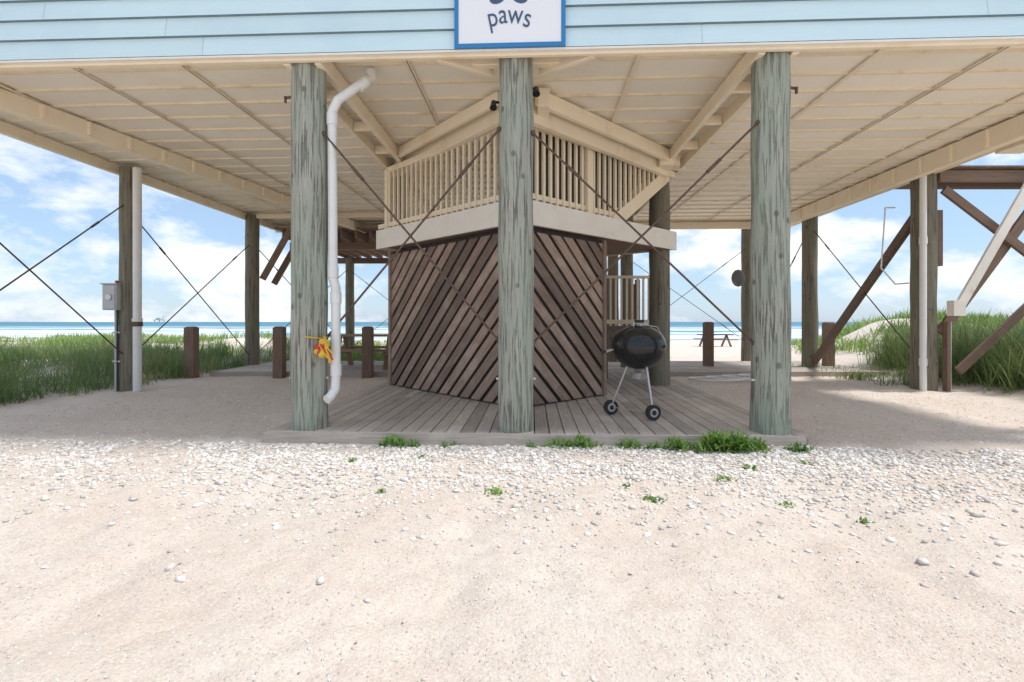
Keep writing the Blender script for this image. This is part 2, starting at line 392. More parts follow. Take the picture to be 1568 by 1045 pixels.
rest=[(-6.72,8.5,-.1,3.9,.15),(-6.66,12.4,-.1,3.93,.165),(-6.75,5.0,-.1,3.93,.17),(7.32,8.6,-.1,3.93,.19),(7.27,11.8,-.1,3.93,.17),
      (7.1,5.0,-.1,3.93,.17),(6.6,13.6,-.2,3.9,.14),(-2.06,8.75,0,3.93,.16),(2.57,8.42,0,3.93,.17),(2.78,11.7,0,3.93,.15),(-1.9,11.9,0,3.93,.15),
      (-5.9,17.6,-.5,3.6,.16),(-2.2,17.6,-.5,3.6,.15),(2.8,13.4,-.3,3.9,.15)]
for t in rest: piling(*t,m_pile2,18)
mb=MB()
def rod(a,b,r=.011,tb=True):
    a=V(a);b=V(b); mb.cyl(a,b,r,r,m_rod,8)
    if tb:
        d=(b-a).normalized(); q=a+(b-a)*.16; mb.cyl(q,q+d*.18,r*1.6,r*1.6,m_rod,8)
    for p in (a,b): mb.sphere(p,.026,.026,m_rod,8,6)
pl,pmid,pr=Pm['L'],Pm['M'],Pm['R']
def at(p,dx,dy,z): return V((p.x+dx,p.y+dy,z))
rod(at(pl,.17,-.06,3.14),at(pmid,-.17,.0,1.0)); rod(at(pmid,-.17,-.08,3.14),at(pl,.17,.0,1.03))
rod(at(pmid,.17,-.08,3.10),at(pr,-.17,.0,.99)); rod(at(pr,-.17,-.08,3.16),at(pmid,.17,.0,.98))
rod((-6.75,5.1,3.25),(-6.72,8.4,.6)); rod((-6.72,8.4,3.25),(-6.75,5.1,.6))
rod((-6.72,8.62,3.05),(-6.66,12.3,.33)); rod((-6.66,12.3,3.18),(-6.72,8.62,.66))
rod((-6.6,12.55,3.1),(-5.95,17.5,.3)); rod((-5.95,17.5,3.1),(-6.6,12.55,.4))
rod((7.27,11.7,3.45),(7.3,8.75,.6)); rod((7.27,12.0,3.3),(6.65,13.5,.5)); rod((6.6,13.5,3.3),(2.85,13.4,.5),.008)
rod((6.6,13.5,.6),(2.85,13.4,3.2),.008); rod((-5.9,17.5,3.1),(-2.2,17.5,.2),.009); rod((-5.9,17.5,.2),(-2.2,17.5,3.1),.009)
mb.build('cross_bracing_rods',house)
mb=MB()
for dx,z in ((-.23,3.46),(.21,3.60)):
    c=at(pmid,dx,.02,z); mb.cyl(c,c+V((0,-.04,-.08)),.024,.038,m_black,12); mb.beam(at(pmid,dx*.6,.05,z),c,.02,.02,m_black)
for p,dx in ((pl,-.2),(pr,.2)):
    mb.beam(at(p,dx*.8,-.05,3.52),at(p,dx*1.15,-.05,3.51),.02,.02,m_rod); mb.beam(at(p,dx*1.15,-.05,3.525),at(p,dx*1.15,-.05,3.46),.02,.02,m_rod)
for p in (pl,pmid,pr):
    for s in (-1,1): mb.cyl(at(p,.17*s,-.02,.62),at(p,.20*s,-.02,.62),.012,.012,m_pvc,8)
mb.build('floodlights_and_hooks',house)
mb=MB()
mb.beam((-6.45,12.5,2.3),(-5.75,12.6,3.65),.09,.14,m_brown); mb.beam((-6.3,12.8,2.2),(-5.55,12.9,3.6),.09,.14,m_brown)
mb.beam((7.32,8.75,3.13),(7.27,11.65,.22),.10,.14,m_brown)
mb.build('timber_braces',house)
mb=MB()
for i in range(15): mb.beam((-6.3+i*.4,13.3,3.62),(-6.0+i*.4,17.9,3.62),.05,.22,m_brown)
for i in range(31): mb.beam((-6.5,13.3+i*.15,3.76),(-.2,13.3+i*.15,3.76),.14,.03,m_brown)
mb.beam((-6.5,17.6,3.42),(-.2,17.6,3.42),.12,.2,m_brown); mb.beam((-6.5,14.2,3.42),(-.2,14.2,3.42),.12,.2,m_brown)
mb.build('rear_upper_deck',house)
# ------------------------------------------------------------------ sign
sign=empty('paws_sign',L(-.05,-.05,3.85))
mb=MB(); sx0,sx1=-.555,.515; zb0=3.845; zt0=5.0
mb.box(sx0+.04,sx1-.04,-.064,-.044,zb0+.04,zt0-.04,m_signw,fr=L)
for a,b_,c,d in ((sx0,sx1,zb0,zb0+.04),(sx0,sx1,zt0-.04,zt0),(sx0,sx0+.04,zb0+.04,zt0-.04),(sx1-.04,sx1,zb0+.04,zt0-.04)):
    mb.box(a,b_,-.071,-.044,c,d,m_signb,fr=L)
mb.build('sign_board',sign)
mb=MB()
def disc(cx,cz,rx,rz,rot=0,n=24):
    p=[]
    for i in range(n):
        a=2*math.pi*i/n; x=rx*math.cos(a);z=rz*math.sin(a)
        p.append(L(cx+x*math.cos(rot)-z*math.sin(rot),-.067,cz+x*math.sin(rot)+z*math.cos(rot)))
    mb.prism(p,(0,.002,0),m_signt)
cz=4.30;cx_=-.03
disc(cx_-.105,cz+.03,.085,.062,.5); disc(cx_+.105,cz+.03,.085,.062,-.5); disc(cx_,cz+.13,.13,.11)
disc(cx_-.25,cz+.20,.05,.08,.4); disc(cx_-.09,cz+.34,.055,.09,.1); disc(cx_+.09,cz+.34,.055,.09,-.1); disc(cx_+.25,cz+.20,.05,.08,-.4)
mb.build('paw_print',sign)
for ch,cx_,zz,rot in (('p',-.170,4.05,.20),('a',-.080,4.075,.07),('w',.03,4.07,-.07),('s',.135,4.035,-.22)):
    cu=bpy.data.curves.new('letter_'+ch,'FONT'); cu.body=ch; cu.size=.275; cu.extrude=.001; cu.offset=.0; cu.align_x='CENTER'
    ob=bpy.data.objects.new('letter_'+ch,cu); scene.collection.objects.link(ob)
    bpy.context.view_layer.update(); dg=bpy.context.evaluated_depsgraph_get()
    me=bpy.data.meshes.new_from_object(ob.evaluated_get(dg)); bpy.data.objects.remove(ob)
    ob=bpy.data.objects.new('letter_'+ch,me); scene.collection.objects.link(ob); me.materials.clear(); me.materials.append(m_signt)
    M_=Matrix.Translation(L(cx_,-.0675,zz))@Matrix.Rotation(-S_,4,'Z')@Matrix.Rotation(-rot,4,'Y')@Matrix.Rotation(math.pi/2,4,'X')@Matrix.Scale(.76,4,(1,0,0))
    ob.parent=sign; ob.matrix_parent_inverse=Matrix.Translation(-V(sign.location)); ob.matrix_basis=M_
# ------------------------------------------------------------------ front deck
deck=empty('wooden_deck',L(.15,2.8,0))
mb=MB(); x=-2.44
while x<2.78:
    w=.138; segs=[.0,random.uniform(1.8,3.6),5.9]
    for a,b_ in zip(segs[:-1],segs[1:]):
        mb.beam(L(x+w/2,a+.045,.085+random.uniform(-.003,.003)),L(x+w/2,b_-.003+.0,.085),w,.035,m_deck)
    x+=w+.010
mb.build('boards',deck,bevel=.003)
mb=MB(); mb.beam(L(-2.46,.02,.045),L(2.80,.02,.045),.04,.115,m_deck)
mb.beam(L(-2.47,.02,.04),L(-2.47,5.9,.04),.04,.1,m_deck); mb.beam(L(2.81,.02,.04),L(2.81,5.9,.04),.04,.1,m_deck)
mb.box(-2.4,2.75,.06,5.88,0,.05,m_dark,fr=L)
mb.build('rim_boards',deck)
rear=empty('boardwalk',(0,13,0)); mb=MB(); y=10.7
while y<13.6:
    x=-6.55
    while x<8.2:
        x2=min(x+3.66,8.2); mb.beam((x,y,.085),(x2-.005,y,.085),.138,.035,m_deck); x=x2
    y+=.146
mb.beam((-6.6,10.6,.045),(8.25,10.6,.045),.04,.12,m_deck); mb.beam((-6.6,10.6,.045),(-6.6,13.6,.045),.04,.12,m_deck); mb.beam((8.25,10.6,.045),(8.25,13.6,.045),.04,.12,m_deck)
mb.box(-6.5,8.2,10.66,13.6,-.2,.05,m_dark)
mb.build('boards',rear)
# ------------------------------------------------------------------ storage enclosure with diagonal slats
enc=empty('storage_enclosure',(0,7.5,.1))
def clip(poly,ax,val,keep_less):
    out=[]
    for i in range(len(poly)):
        p,q=poly[i],poly[(i+1)%len(poly)]
        ip=(p[ax]<=val)==keep_less or p[ax]==val; iq=(q[ax]<=val)==keep_less or q[ax]==val
        if ip: out.append(p)
        if ip!=iq:
            t=(val-p[ax])/(q[ax]-p[ax]); out.append((p[0]+t*(q[0]-p[0]),p[1]+t*(q[1]-p[1])))
    return out
def slatwall(name,A,B,z0,z1):
    A=V((A[0],A[1],0));B=V((B[0],B[1],0)); d=(B-A).normalized(); Lw=(B-A).length
    n=V((d.y,-d.x,0)); 
    if n.y>0: n=-n
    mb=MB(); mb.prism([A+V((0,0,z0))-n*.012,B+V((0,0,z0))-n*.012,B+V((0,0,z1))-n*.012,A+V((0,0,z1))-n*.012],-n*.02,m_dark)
    w=.128; gap=.050; pitch=w+gap; r2=math.sqrt(.5); hz=z1-z0
    c=0.0
    while c< (Lw+hz)*r2+w:
        pts=[]
        for cc,t in ((c,-8),(c,8),(c+w,8),(c+w,-8)): pts.append((cc*r2+t*r2, cc*r2-t*r2))
        p=clip(pts,0,.075,False)
        for ax,val,kl in ((0,Lw-.07,True),(1,.02,False),(1,hz-.05,True)):
            if len(p)>2: p=clip(p,ax,val,kl)
        if len(p)>2:
            ou=random.random()*20; ov=random.random()*20
            jt=random.uniform(-.004,.005)
            uv=[((s*r2-z*r2)+ou,(s*r2+z*r2)+ov) for s,z in p]
            mb.prism([A+d*s+V((0,0,z0+z))+n*jt for s,z in p],n*.022,m_slat,None,uv)
        c+=pitch+random.uniform(-.006,.006)
    mb.beam(A+d*.035+V((0,0,z0))+n*.02,A+d*.035+V((0,0,z1))+n*.02,.07,.05,m_slat,up=n)
    mb.beam(B-d*.035+V((0,0,z0))+n*.02,B-d*.035+V((0,0,z1))+n*.02,.07,.05,m_slat,up=n)
    mb.build(name,enc)
AP=(.08,6.12); LE=(-2.11,8.4); RE=(1.38,7.22)
slatwall('slat_wall',AP,LE,.105,2.41)
slatwall('slat_wall_side',(AP[0]+.03,AP[1]),RE,.105,2.41)
mb=MB()
for a,b_ in ((LE,(-.75,9.6)),(RE,(1.0,8.0)),((1.0,8.0),(-.75,9.6))):
    a=V((a[0],a[1],0));b_=V((b_[0],b_[1],0)); nn=int((b_-a).length/.15); d=(b_-a).normalized()
    for i in range(nn): mb.beam(a+d*(.07+i*.15)+V((0,0,.105)),a+d*(.07+i*.15)+V((0,0,2.4)),.02,.14,m_brown,up=V((0,1,0)))
mb.build('rear_walls',enc)
# ------------------------------------------------------------------ stair landing
pf=empty('stair_landing',(0,8,2.4)); mb=MB()
pa=V((.09,5.98,0)); plf=V((-2.28,8.18,0)); prt=V((2.80,8.28,0)); pbk=V((.3,10.4,0))
def z(v,zz): return V((v.x,v.y,zz))
mb.prism([z(pa,2.66),z(plf,2.66),z(pbk,2.66),z(prt,2.66)][::-1],(0,0,.035),m_deck)
mb.prism([z(pa,2.45)+V((0,.1,0)),z(plf,2.45)+V((.1,0,0)),z(pbk,2.45)+V((0,-.1,0)),z(prt,2.45)+V((-.1,0,0))][::-1],(0,0,.04),m_brown)
def fas(a,b,zb,zt,th,mat): mb.beam(z(a,(zb+zt)/2),z(b,(zb+zt)/2),th,zt-zb,mat)
fas(pa,plf,2.425,2.735,.04,m_white); fas(pa,prt,2.425,2.735,.04,m_white)
fas(plf,pbk,2.435,2.715,.04,m_white); fas(prt,pbk,2.435,2.715,.04,m_white)
mb.build('fascia_and_floor',pf)
mb=MB()
def rail(a,b,z0,z1,t0=0,t1=1,pitch=.125,zfun=None):
    d=(b-a); Ln=d.length; d.normalize(); t=t0*Ln+.05
    while t<t1*Ln:
        p=a+d*t; zb=z0 if zfun is None else max(z0,zfun(t))
        if zb<z1-.05: mb.beam(z(p,zb),z(p,z1),.038,.038,m_cream,up=V((d.y,-d.x,0)))
        t+=pitch
inn=V((0,.09,0))
dl=(plf-pa).normalized(); dr=(prt-pa).normalized(); LR=(prt-pa).length
lend=plf+inn+V((.2,-.15,0))
rail(pa+inn,lend,2.70,3.74)
sf=lambda t: 2.70+max(0,t-2.0)*.72
rail(pa+inn,prt+inn,2.70,3.74,0,.96,zfun=sf)
mb.beam(z(pa+inn,3.735),z(lend,3.735),.06,.09,m_cream); mb.beam(z(pa+inn,3.735),z(prt+inn,3.735),.06,.09,m_cream)
i2=inn+V((0,.02,0))
mb.beam(z(pa+i2,2.82),z(plf+i2,2.82),.03,.07,m_cream); mb.beam(z(pa+i2,2.82),z(pa+i2+dr*2.0,2.82),.03,.07,m_cream)
p0=pa+inn+dr*1.9; p1=pa+inn+dr*3.35
mb.beam(z(p0,2.70),z(p1,3.70),.045,.20,m_cream)
for p,s in ((pa+inn+dr*1.30,.11),(pa+i2,.10),(lend,.09)): mb.beam(z(p,2.7),z(p,3.74),s,s,m_cream,up=V((dr.y,-dr.x,0)))
mb.build('balusters',pf)
mb=MB()
for i in range(7):
    x=.9+i*.24; zz=2.75+i*.18
    mb.beam((x,8.1,zz),(x,9.1,zz),.26,.04,m_brown); mb.beam((x+.12,8.1,zz+.09),(x+.12,9.1,zz+.09),.02,.16,m_brown)
mb.beam((.7,9.14,2.72),(2.5,9.14,3.95),.05,.28,m_cream)
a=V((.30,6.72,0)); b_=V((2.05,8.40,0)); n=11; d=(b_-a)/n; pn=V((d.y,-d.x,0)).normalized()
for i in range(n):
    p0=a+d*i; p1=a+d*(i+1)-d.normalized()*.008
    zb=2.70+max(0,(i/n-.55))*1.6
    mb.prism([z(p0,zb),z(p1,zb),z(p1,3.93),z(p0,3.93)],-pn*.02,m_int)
mb.box(1.75,2.75,9.3,10.4,1.02,1.12,m_brown); 
for px in (1.8,2.68):
    for py in (9.34,10.34): mb.beam((px,py,.1),(px,py,2.1),.09,.09,m_brown)
for i in range(8): mb.beam((1.9+i*.105,9.32,1.12),(1.9+i*.105,9.32,2.03),.036,.036,m_cream)
mb.beam((1.75,9.32,2.06),(2.72,9.32,2.06),.09,.05,m_cream); mb.beam((1.75,9.30,1.2),(2.72,9.30,1.2),.04,.08,m_cream)
for i in range(6): mb.beam((2.0+i*.12,10.3,1.15),(2.0+i*.12,10.3,2.0),.03,.11,m_brown,up=(0,1,0))
for i in range(6): mb.beam((1.75-.25*i-.12,9.35,1.0-.16*i),(1.75-.25*i-.12,10.3,1.0-.16*i),.26,.04,m_brown)
mb.beam((1.8,9.33,.95),(.2,9.33,.1),.05,.22,m_brown)
mb.build('stairs',pf)
# ------------------------------------------------------------------ drain pipes
def pipeobj(pts,r,coup=()):
    mb=MB(); mb.tube([V(p) for p in pts],r,m_pvc,14)
    for c,d in coup:
        c=V(c);d=V(d); mb.cyl(c-d*.06,c+d*.06,r*1.18,r*1.18,m_pvc,14)
    return mb
px=pl.x+.25; py=pl.y-.02
mb=pipeobj([(px+.33,py+.28,3.99),(px+.33,py+.22,3.84),(px+.27,py+.12,3.74),(px+.05,py,3.50),(px-.01,py,3.38),(px,py,1.65),(px+.03,py,1.55),(px+.03,py,.62),(px+.03,py-.02,.50),(px+.0,py-.08,.43),(px-.02,py-.12,.41)],.047,
  [((px-.01,py,3.30),(0,0,1)),((px,py,1.72),(0,0,1)),((px+.03,py,1.45),(0,0,1)),((px+.03,py,.70),(0,0,1)),((px+.33,py+.22,3.86),(0,0,1)),((px+.27,py+.11,3.72),(.6,.3,.7))]); mb.build('drain_pipe')
mb=pipeobj([(-6.47,8.35,3.85),(-6.47,8.35,.0)],.065,[((-6.47,8.35,1.2),(0,0,1))])
mb.cyl((-6.47,8.35,1.12),(-6.47,8.35,1.2),.08,.08,m_rod,14); mb.build('drain_pipe')
mb=pipeobj([(7.10,8.35,3.8),(7.10,8.35,.0)],.05,[((7.10,8.35,2.6),(0,0,1)),((7.1,8.35,.5),(0,0,1))]); mb.build('drain_pipe')
mb=MB()
pts=[V((pl.x+.19*math.cos(a),pl.y+.19*math.sin(a),1.04+.01*math.sin(3*a))) for a in np.linspace(-1.4,.9,9)]
mb.tube(pts,.008,m_yel,6)
for i in range(12):
    x0=pl.x+.20; mb.tube([V((x0,pl.y-.14,1.05)),V((x0+random.uniform(-.07,.08),pl.y-.2,.97)),V((x0+random.uniform(-.04,.12),pl.y-.18,.76+random.random()*.2))],.010,m_yel if i%3 else m_red,6)
for i in range(8):
    mb.sphere((pl.x+.19+random.uniform(-.05,.07),pl.y-.18,.80+random.random()*.26),.02+random.random()*.022,.02+random.random()*.025,m_yel if i%2 else m_red,8,6)
mb.build('tied_rope')
mb=MB(); ex=.13; mb.box(-7.13+ex,-6.89+ex,8.26,8.40,1.40,1.84,m_grey); mb.box(-7.11+ex,-6.91+ex,8.245,8.258,1.42,1.82,m_grey); mb.box(-7.15+ex,-6.87+ex,8.23,8.41,1.841,1.86,m_grey)
mb.cyl((-6.85,8.36,-.05),(-6.85,8.36,1.4),.02,.02,m_grey,8); mb.cyl((-6.80,8.34,.0),(-6.80,8.34,1.4),.014,.014,m_rubber,8)
for zz in (.5,1.0): mb.box(-6.89,-6.76,8.33,8.39,zz,zz+.03,m_grey)
mb.box(-6.95+ex,-6.91+ex,8.30,8.34,1.861,1.91,m_red); mb.cyl((-7.0+ex,8.242,1.62),(-7.0+ex,8.22,1.62),.05,.05,m_alu,14)
mb.build('electrical_box',bevel=.004)
# ------------------------------------------------------------------ grill
gr=empty('kettle_grill',(1.47,5.62,.1)); gx,gy=1.47,5.62; mb=MB()
zc=.92; R=.305
mb.sphere((gx,gy,zc),R,.27,m_black,40,14,math.pi/2,math.pi*.97)
mb.cyl((gx,gy,zc-.012),(gx,gy,zc+.012),R+.008,R+.008,m_black,40)
mb.build('bowl',gr)
mb=MB(); mb.sphere((gx,gy,zc+.014),R+.004,.225,m_black,40,12,0,math.pi/2)
mb.tube([V((gx-.07,gy-.03,zc+.22)),V((gx-.06,gy-.03,zc+.28)),V((gx+.06,gy-.03,zc+.28)),V((gx+.07,gy-.03,zc+.22))],.008,m_alu,8)
mb.cyl((gx-.055,gy-.03,zc+.285),(gx+.055,gy-.03,zc+.285),.016,.016,m_rubber,10)
mb.cyl((gx+.13,gy-.08,zc+.19),(gx+.135,gy-.085,zc+.205),.035,.035,m_alu,14)
mb.tube([V((gx-.02,gy-.1,zc+.255)),V((gx+.2,gy-.06,zc+.22)),V((gx+.29,gy-.03,zc+.06))],.006,m_alu,6)
mb.build('lid',gr)
mb=MB()
mb.cyl((gx,gy,zc-.38),(gx,gy,zc-.31),.085,.105,m_alu,20); mb.cyl((gx,gy,zc-.31),(gx,gy,zc-.25),.03,.06,m_alu,12)
w1=V((gx-.30,gy+.10,.19));w2=V((gx+.10,gy-.24,.19)); ft=V((gx+.22,gy+.18,.105))
tps=(V((gx-.12,gy+.02,zc-.22)),V((gx+.06,gy-.12,zc-.22)),V((gx+.10,gy+.10,zc-.22)))
for e,t in zip((w1,w2,ft),tps): mb.cyl(e,t,.012,.012,m_alu,10)
mb.cyl(w1,w2,.006,.006,m_alu,8)
q=[e.lerp(t,.3) for e,t in zip((w1,w2,ft),tps)]
for i in range(3): mb.cyl(q[i],q[(i+1)%3],.005,.005,m_alu,6)
mb.build('legs',gr)
mb=MB(); ax=V((.25,-.97,0)).normalized()
for w in (w1,w2):
    mb.cyl(w-ax*.022,w+ax*.022,.085,.085,m_rubber,28); mb.cyl(w-ax*.026,w+ax*.026,.050,.050,m_alu,24); mb.cyl(w-ax*.03,w+ax*.03,.028,.028,m_rubber,16)
mb.tube([V((gx-R,gy-.06,zc-.04)),V((gx-R-.08,gy-.06,zc-.07)),V((gx-R-.08,gy+.06,zc-.07)),V((gx-R,gy+.06,zc-.04))],.007,m_alu,6)
mb.cyl((gx-R-.08,gy-.06,zc-.07),(gx-R-.08,gy+.06,zc-.07),.016,.016,m_rubber,10)
mb.build('wheels_and_handle',gr)
# ------------------------------------------------------------------ posts, tables
for x,y,h in ((-6.86,10.35,1.10),(-5.0,10.4,1.10),(-3.1,10.4,1.10),(4.87,12.0,1.2),(7.85,12.0,1.2)):
    mb=MB(); mb.beam((x,y,-.1),(x,y,h-.03),.20,.20,m_brown); 
    p=[V((x-.1,y-.1,h-.03)),V((x+.1,y-.1,h-.03)),V((x+.1,y+.1,h-.03)),V((x-.1,y+.1,h-.03)),V((x-.06,y-.06,h)),V((x+.06,y-.06,h)),V((x+.06,y+.06,h)),V((x-.06,y+.06,h))]
    mb.add(p,[[0,1,5,4],[1,2,6,5],[2,3,7,6],[3,0,4,7],[4,5,6,7]],m_brown); mb.build('wooden_post')
mb=MB(); tx,ty=-3.5,11.7
for i in range(5): mb.beam((tx-.85,ty-.3+i*.15,.87),(tx+.85,ty-.3+i*.15,.87),.14,.045,m_tab)
for s in (-1,1):
    for i in range(2): mb.beam((tx-.85,ty+s*(.66+i*.15),.55),(tx+.85,ty+s*(.66+i*.15),.55),.14,.045,m_tab)
    for sy in (-1,1): mb.beam((tx+s*.6,ty+sy*.62,.1),(tx+s*.6,ty+sy*.2,.84),.05,.12,m_tab,up=(1,0,0))
    mb.beam((tx+s*.6,ty-.85,.49),(tx+s*.6,ty+.85,.49),.05,.12,m_tab)
mb.build('picnic_table')
for bx,by in ((12.6,30.),):
    mb=MB(); bz=float(H(bx,by))
    mb.beam((bx-1,by,bz+.75),(bx+1,by,bz+.75),.8,.06,m_brown)
    for s in (-1,1):
        mb.beam((bx-1,by+s*.8,bz+.45),(bx+1,by+s*.8,bz+.45),.3,.05,m_brown); mb.beam((bx+s*.7,by-.7,bz-.05),(bx+s*.7,by,bz+.72),.08,.1,m_brown); mb.beam((bx+s*.7,by+.7,bz-.05),(bx+s*.7,by,bz+.72),.08,.1,m_brown)
    mb.build('picnic_table')
mb=MB(); c=V((6.22,13.3,2.4)); mb.sphere(c,.19,.24,m_dgrey,24,6,0,math.pi,.06); mb.beam(c,V((6.5,13.5,2.1)),.04,.04,m_dgrey); mb.beam(c+V((0,0,-.2)),c+V((-.25,-.2,-.1)),.02,.02,m_dgrey); mb.build('satellite_dish')
st=empty('side_porch_frame',(8.5,8.6,0)); mb=MB()
mb.cyl((9.9,8.7,-.1),(9.9,8.7,4.2),.15,.15,m_pile2,16,True,12,.05)
mb.beam((7.45,8.45,3.74),(10.4,8.45,3.74),.08,.2,m_brown); mb.beam((7.45,8.75,3.72),(10.4,8.75,3.72),.08,.2,m_brown)
mb.beam((7.5,8.40,3.50),(9.8,8.40,1.75),.06,.14,m_brown); mb.beam((9.8,8.52,4.05),(7.54,8.52,1.0),.06,.17,m_brown)
mb.beam((9.8,8.30,2.35),(7.66,8.30,.35),.05,.14,m_brown); mb.beam((8.9,8.2,3.75),(7.55,8.2,1.4),.05,.15,m_white)
mb.box(7.46,7.66,8.16,8.3,1.3,1.56,m_white)
mb.beam((7.62,8.7,2.2),(7.62,8.7,3.2),.18,.1,m_brown); mb.beam((7.55,8.4,.0),(7.55,8.4,1.2),.06,.1,m_brown)
mb.cyl((7.68,8.5,0),(7.68,8.5,1.2),.035,.035,m_pvc,10)
for i in range(22): mb.beam((7.5+i*.14,8.3,3.87),(7.5+i*.14,9.7,3.87),.13,.03,m_brown)
mb.build('porch_timbers',st)
mb=MB(); mb.tube([V((7.05,8.9,3.3)),V((6.87,8.9,3.3)),V((6.87,9.0,2.2)),V((7.13,9.0,1.9)),V((7.18,8.75,1.9))],.012,m_pvc,8); mb.build('conduit')
mb=MB(); pts=[V((3.8+.75*t/7+.45*math.cos(t*1.6),9.55+.32*math.sin(t*1.6)+.05*t,float(H(4.1,9.6))+.05)) for t in np.linspace(0,14,90)]
mb.tube(pts,.019,m_pvc,6); mb.build('garden_hose')
for x,y in ((-1750,2400),(-990,2400)):
    mb=MB(); mb.box(x-28,x+28,y-8,y+8,8,12,m_grey); mb.box(x-14,x+6,y-6,y+6,12,20,m_grey); mb.beam((x+16,y,12),(x+22,y,30),2,2,m_grey)
    for dx in (-24,0,24): mb.beam((x+dx,y,-6),(x+dx,y,8),2.2,2.2,m_grey)
    mb.build('offshore_platform')
# ------------------------------------------------------------------ gravel
t=(1+5**.5)/2; iv=np.array([(-1,t,0),(1,t,0),(-1,-t,0),(1,-t,0),(0,-1,t),(0,1,t),(0,-1,-t),(0,1,-t),(t,0,-1),(t,0,1),(-t,0,-1),(-t,0,1)])/math.sqrt(1+t*t)
iff=np.array([(0,11,5),(0,5,1),(0,1,7),(0,7,10),(0,10,11),(1,5,9),(5,11,4),(11,10,2),(10,7,6),(7,1,8),(3,9,4),(3,4,2),(3,2,6),(3,6,8),(3,8,9),(4,9,5),(2,4,11),(6,2,10),(8,6,7),(9,8,1)])
def stones(px,py,sz):
    n=len(px); v=np.repeat(iv[None],n,0)*(1+rng.uniform(-.28,.28,(n,12,1)))
    v=v*sz[:,None,None]*np.stack([rng.uniform(.7,1.4,n),rng.uniform(.6,1.1,n),rng.uniform(.35,.75,n)],1)[:,None,:]
    a=rng.uniform(0,6.28,n)[:,None]; x=v[...,0]*np.cos(a)-v[...,1]*np.sin(a); y=v[...,0]*np.sin(a)+v[...,1]*np.cos(a)
    zz=v[...,2]+(H(px,py)+sz*.25)[:,None]
    V_=np.stack([x+px[:,None],y+py[:,None],zz],2).reshape(-1,3)
    F_=(iff[None]+np.arange(n)[:,None,None]*12).reshape(-1,3)
    return V_,F_,np.repeat(rng.random(n),20)
n=36000; px=rng.uniform(-7,7.5,n); fy=4.70-.0427*px
py=fy-.02-np.abs(rng.normal(0,.74,n)); keep=(py>1.2)&((rng.random(n)<np.exp(-((px-.3)/4.4)**4)*1.0+.2))
keep&=(vnoise(px/.45,py/.3,12)+.5+rng.random(n)*.5>.48)
px,py=px[keep],py[keep]; sz=rng.uniform(.006,.018,len(px))*(1+.6*(rng.random(len(px))<.12))
n=22000; qx=rng.uniform(-6,6.5,n); qy=.8+3.9*rng.random(n)**.75; qs=rng.uniform(.002,.0062,n)*(1+.8*(rng.random(n)<.06))
kk=vnoise(qx/.8,qy/.5,15)+.5+rng.random(n)*.7>.6; qx=qx[kk];qy=qy[kk];qs=qs[kk]
n2=9000; rx=rng.uniform(-6.5,7.2,n2); ry=4.7+5.2*rng.random(n2)**1.5; kk=~((rx>-2.55)&(rx<2.95)); rx=rx[kk];ry=ry[kk]; rs=rng.uniform(.004,.012,len(rx))
A_=stones(np.concatenate([px,qx,rx]),np.concatenate([py,qy,ry]),np.concatenate([sz,qs,rs])); fast('shell_gravel',A_[0],A_[1],m_stone,A_[2])
n=170; qx=rng.uniform(-4,5,n); qy=1.2+3.2*rng.random(n); m_deb=surf('dry_debris',(.30,.21,.14),(.18,.12,.08),nscale=20,rnd=.3)
A_=stones(qx,qy,rng.uniform(.002,.009,n)); fast('beach_debris',A_[0],A_[1],m_deb,A_[2])
# ------------------------------------------------------------------ blades
def blades(bx,by,ln,wd,lean,bz=None,curl=.5,rshift=None):
    n=len(bx); a=rng.uniform(0,6.283,n); le=lean*rng.random(n)**.7
    dx,dy=np.cos(a),np.sin(a); pxx,pyy=-dy,dx
    z0=(H(bx,by) if bz is None else bz)-.02
    m1=ln*.55; hx=np.sin(le)*m1; hz=np.cos(le)*m1; le2=le+curl*rng.random(n)+.15
    tx_=hx+np.sin(le2)*ln*.45; tz_=hz+np.cos(le2)*ln*.45
    w=wd/2; P=np.empty((n,5,3))
    P[:,0]=np.stack([bx-pxx*w,by-pyy*w,z0],1);P[:,1]=np.stack([bx+pxx*w,by+pyy*w,z0],1)
    P[:,2]=np.stack([bx+dx*hx-pxx*w*.8,by+dy*hx-pyy*w*.8,z0+hz],1);P[:,3]=np.stack([bx+dx*hx+pxx*w*.8,by+dy*hx+pyy*w*.8,z0+hz],1)
    P[:,4]=np.stack([bx+dx*tx_,by+dy*tx_,z0+tz_],1)
    F=np.array([(0,1,3),(0,3,2),(2,3,4)]); F_=(F[None]+np.arange(n)[:,None,None]*5).reshape(-1,3)
    r=rng.random(n) if rshift is None else np.clip(rng.random(n)*.6+rshift,0,1)
    return P.reshape(-1,3),F_,np.repeat(r,3)
def cat(parts):
    vs=[];fs=[];rs=[];o=0
    for v,f,r in parts: vs.append(v);fs.append(f+o);rs.append(r);o+=len(v)
    return np.concatenate(vs),np.concatenate(fs),np.concatenate(rs)
def clumped(nc,per,xr,yr,sd,dens=None):
    cx=rng.uniform(*xr,nc);cy=rng.uniform(*yr,nc)
    if dens is not None:
        k=dens(cx,cy); cx=cx[k];cy=cy[k]
    x=np.repeat(cx,per)+rng.normal(0,sd,len(cx)*per); y=np.repeat(cy,per)+rng.normal(0,sd,len(cx)*per)
    return x,y
x,y=clumped(1150,30,(-16,-6.7),(6.4,14.5),.12,lambda a,b:((a< -7.0-.25*np.maximum(0,8.6-b)+ .25*vnoise(a*2,b*2,5))|((b>9.2)&(a<-6.9)))&(vnoise(a/.9,b/.9,41)>-.30))
k=x<-6.75; x=x[k];y=y[k]; hv=.65+.9*(vnoise(x/1.1,y/1.1,42)+.5)
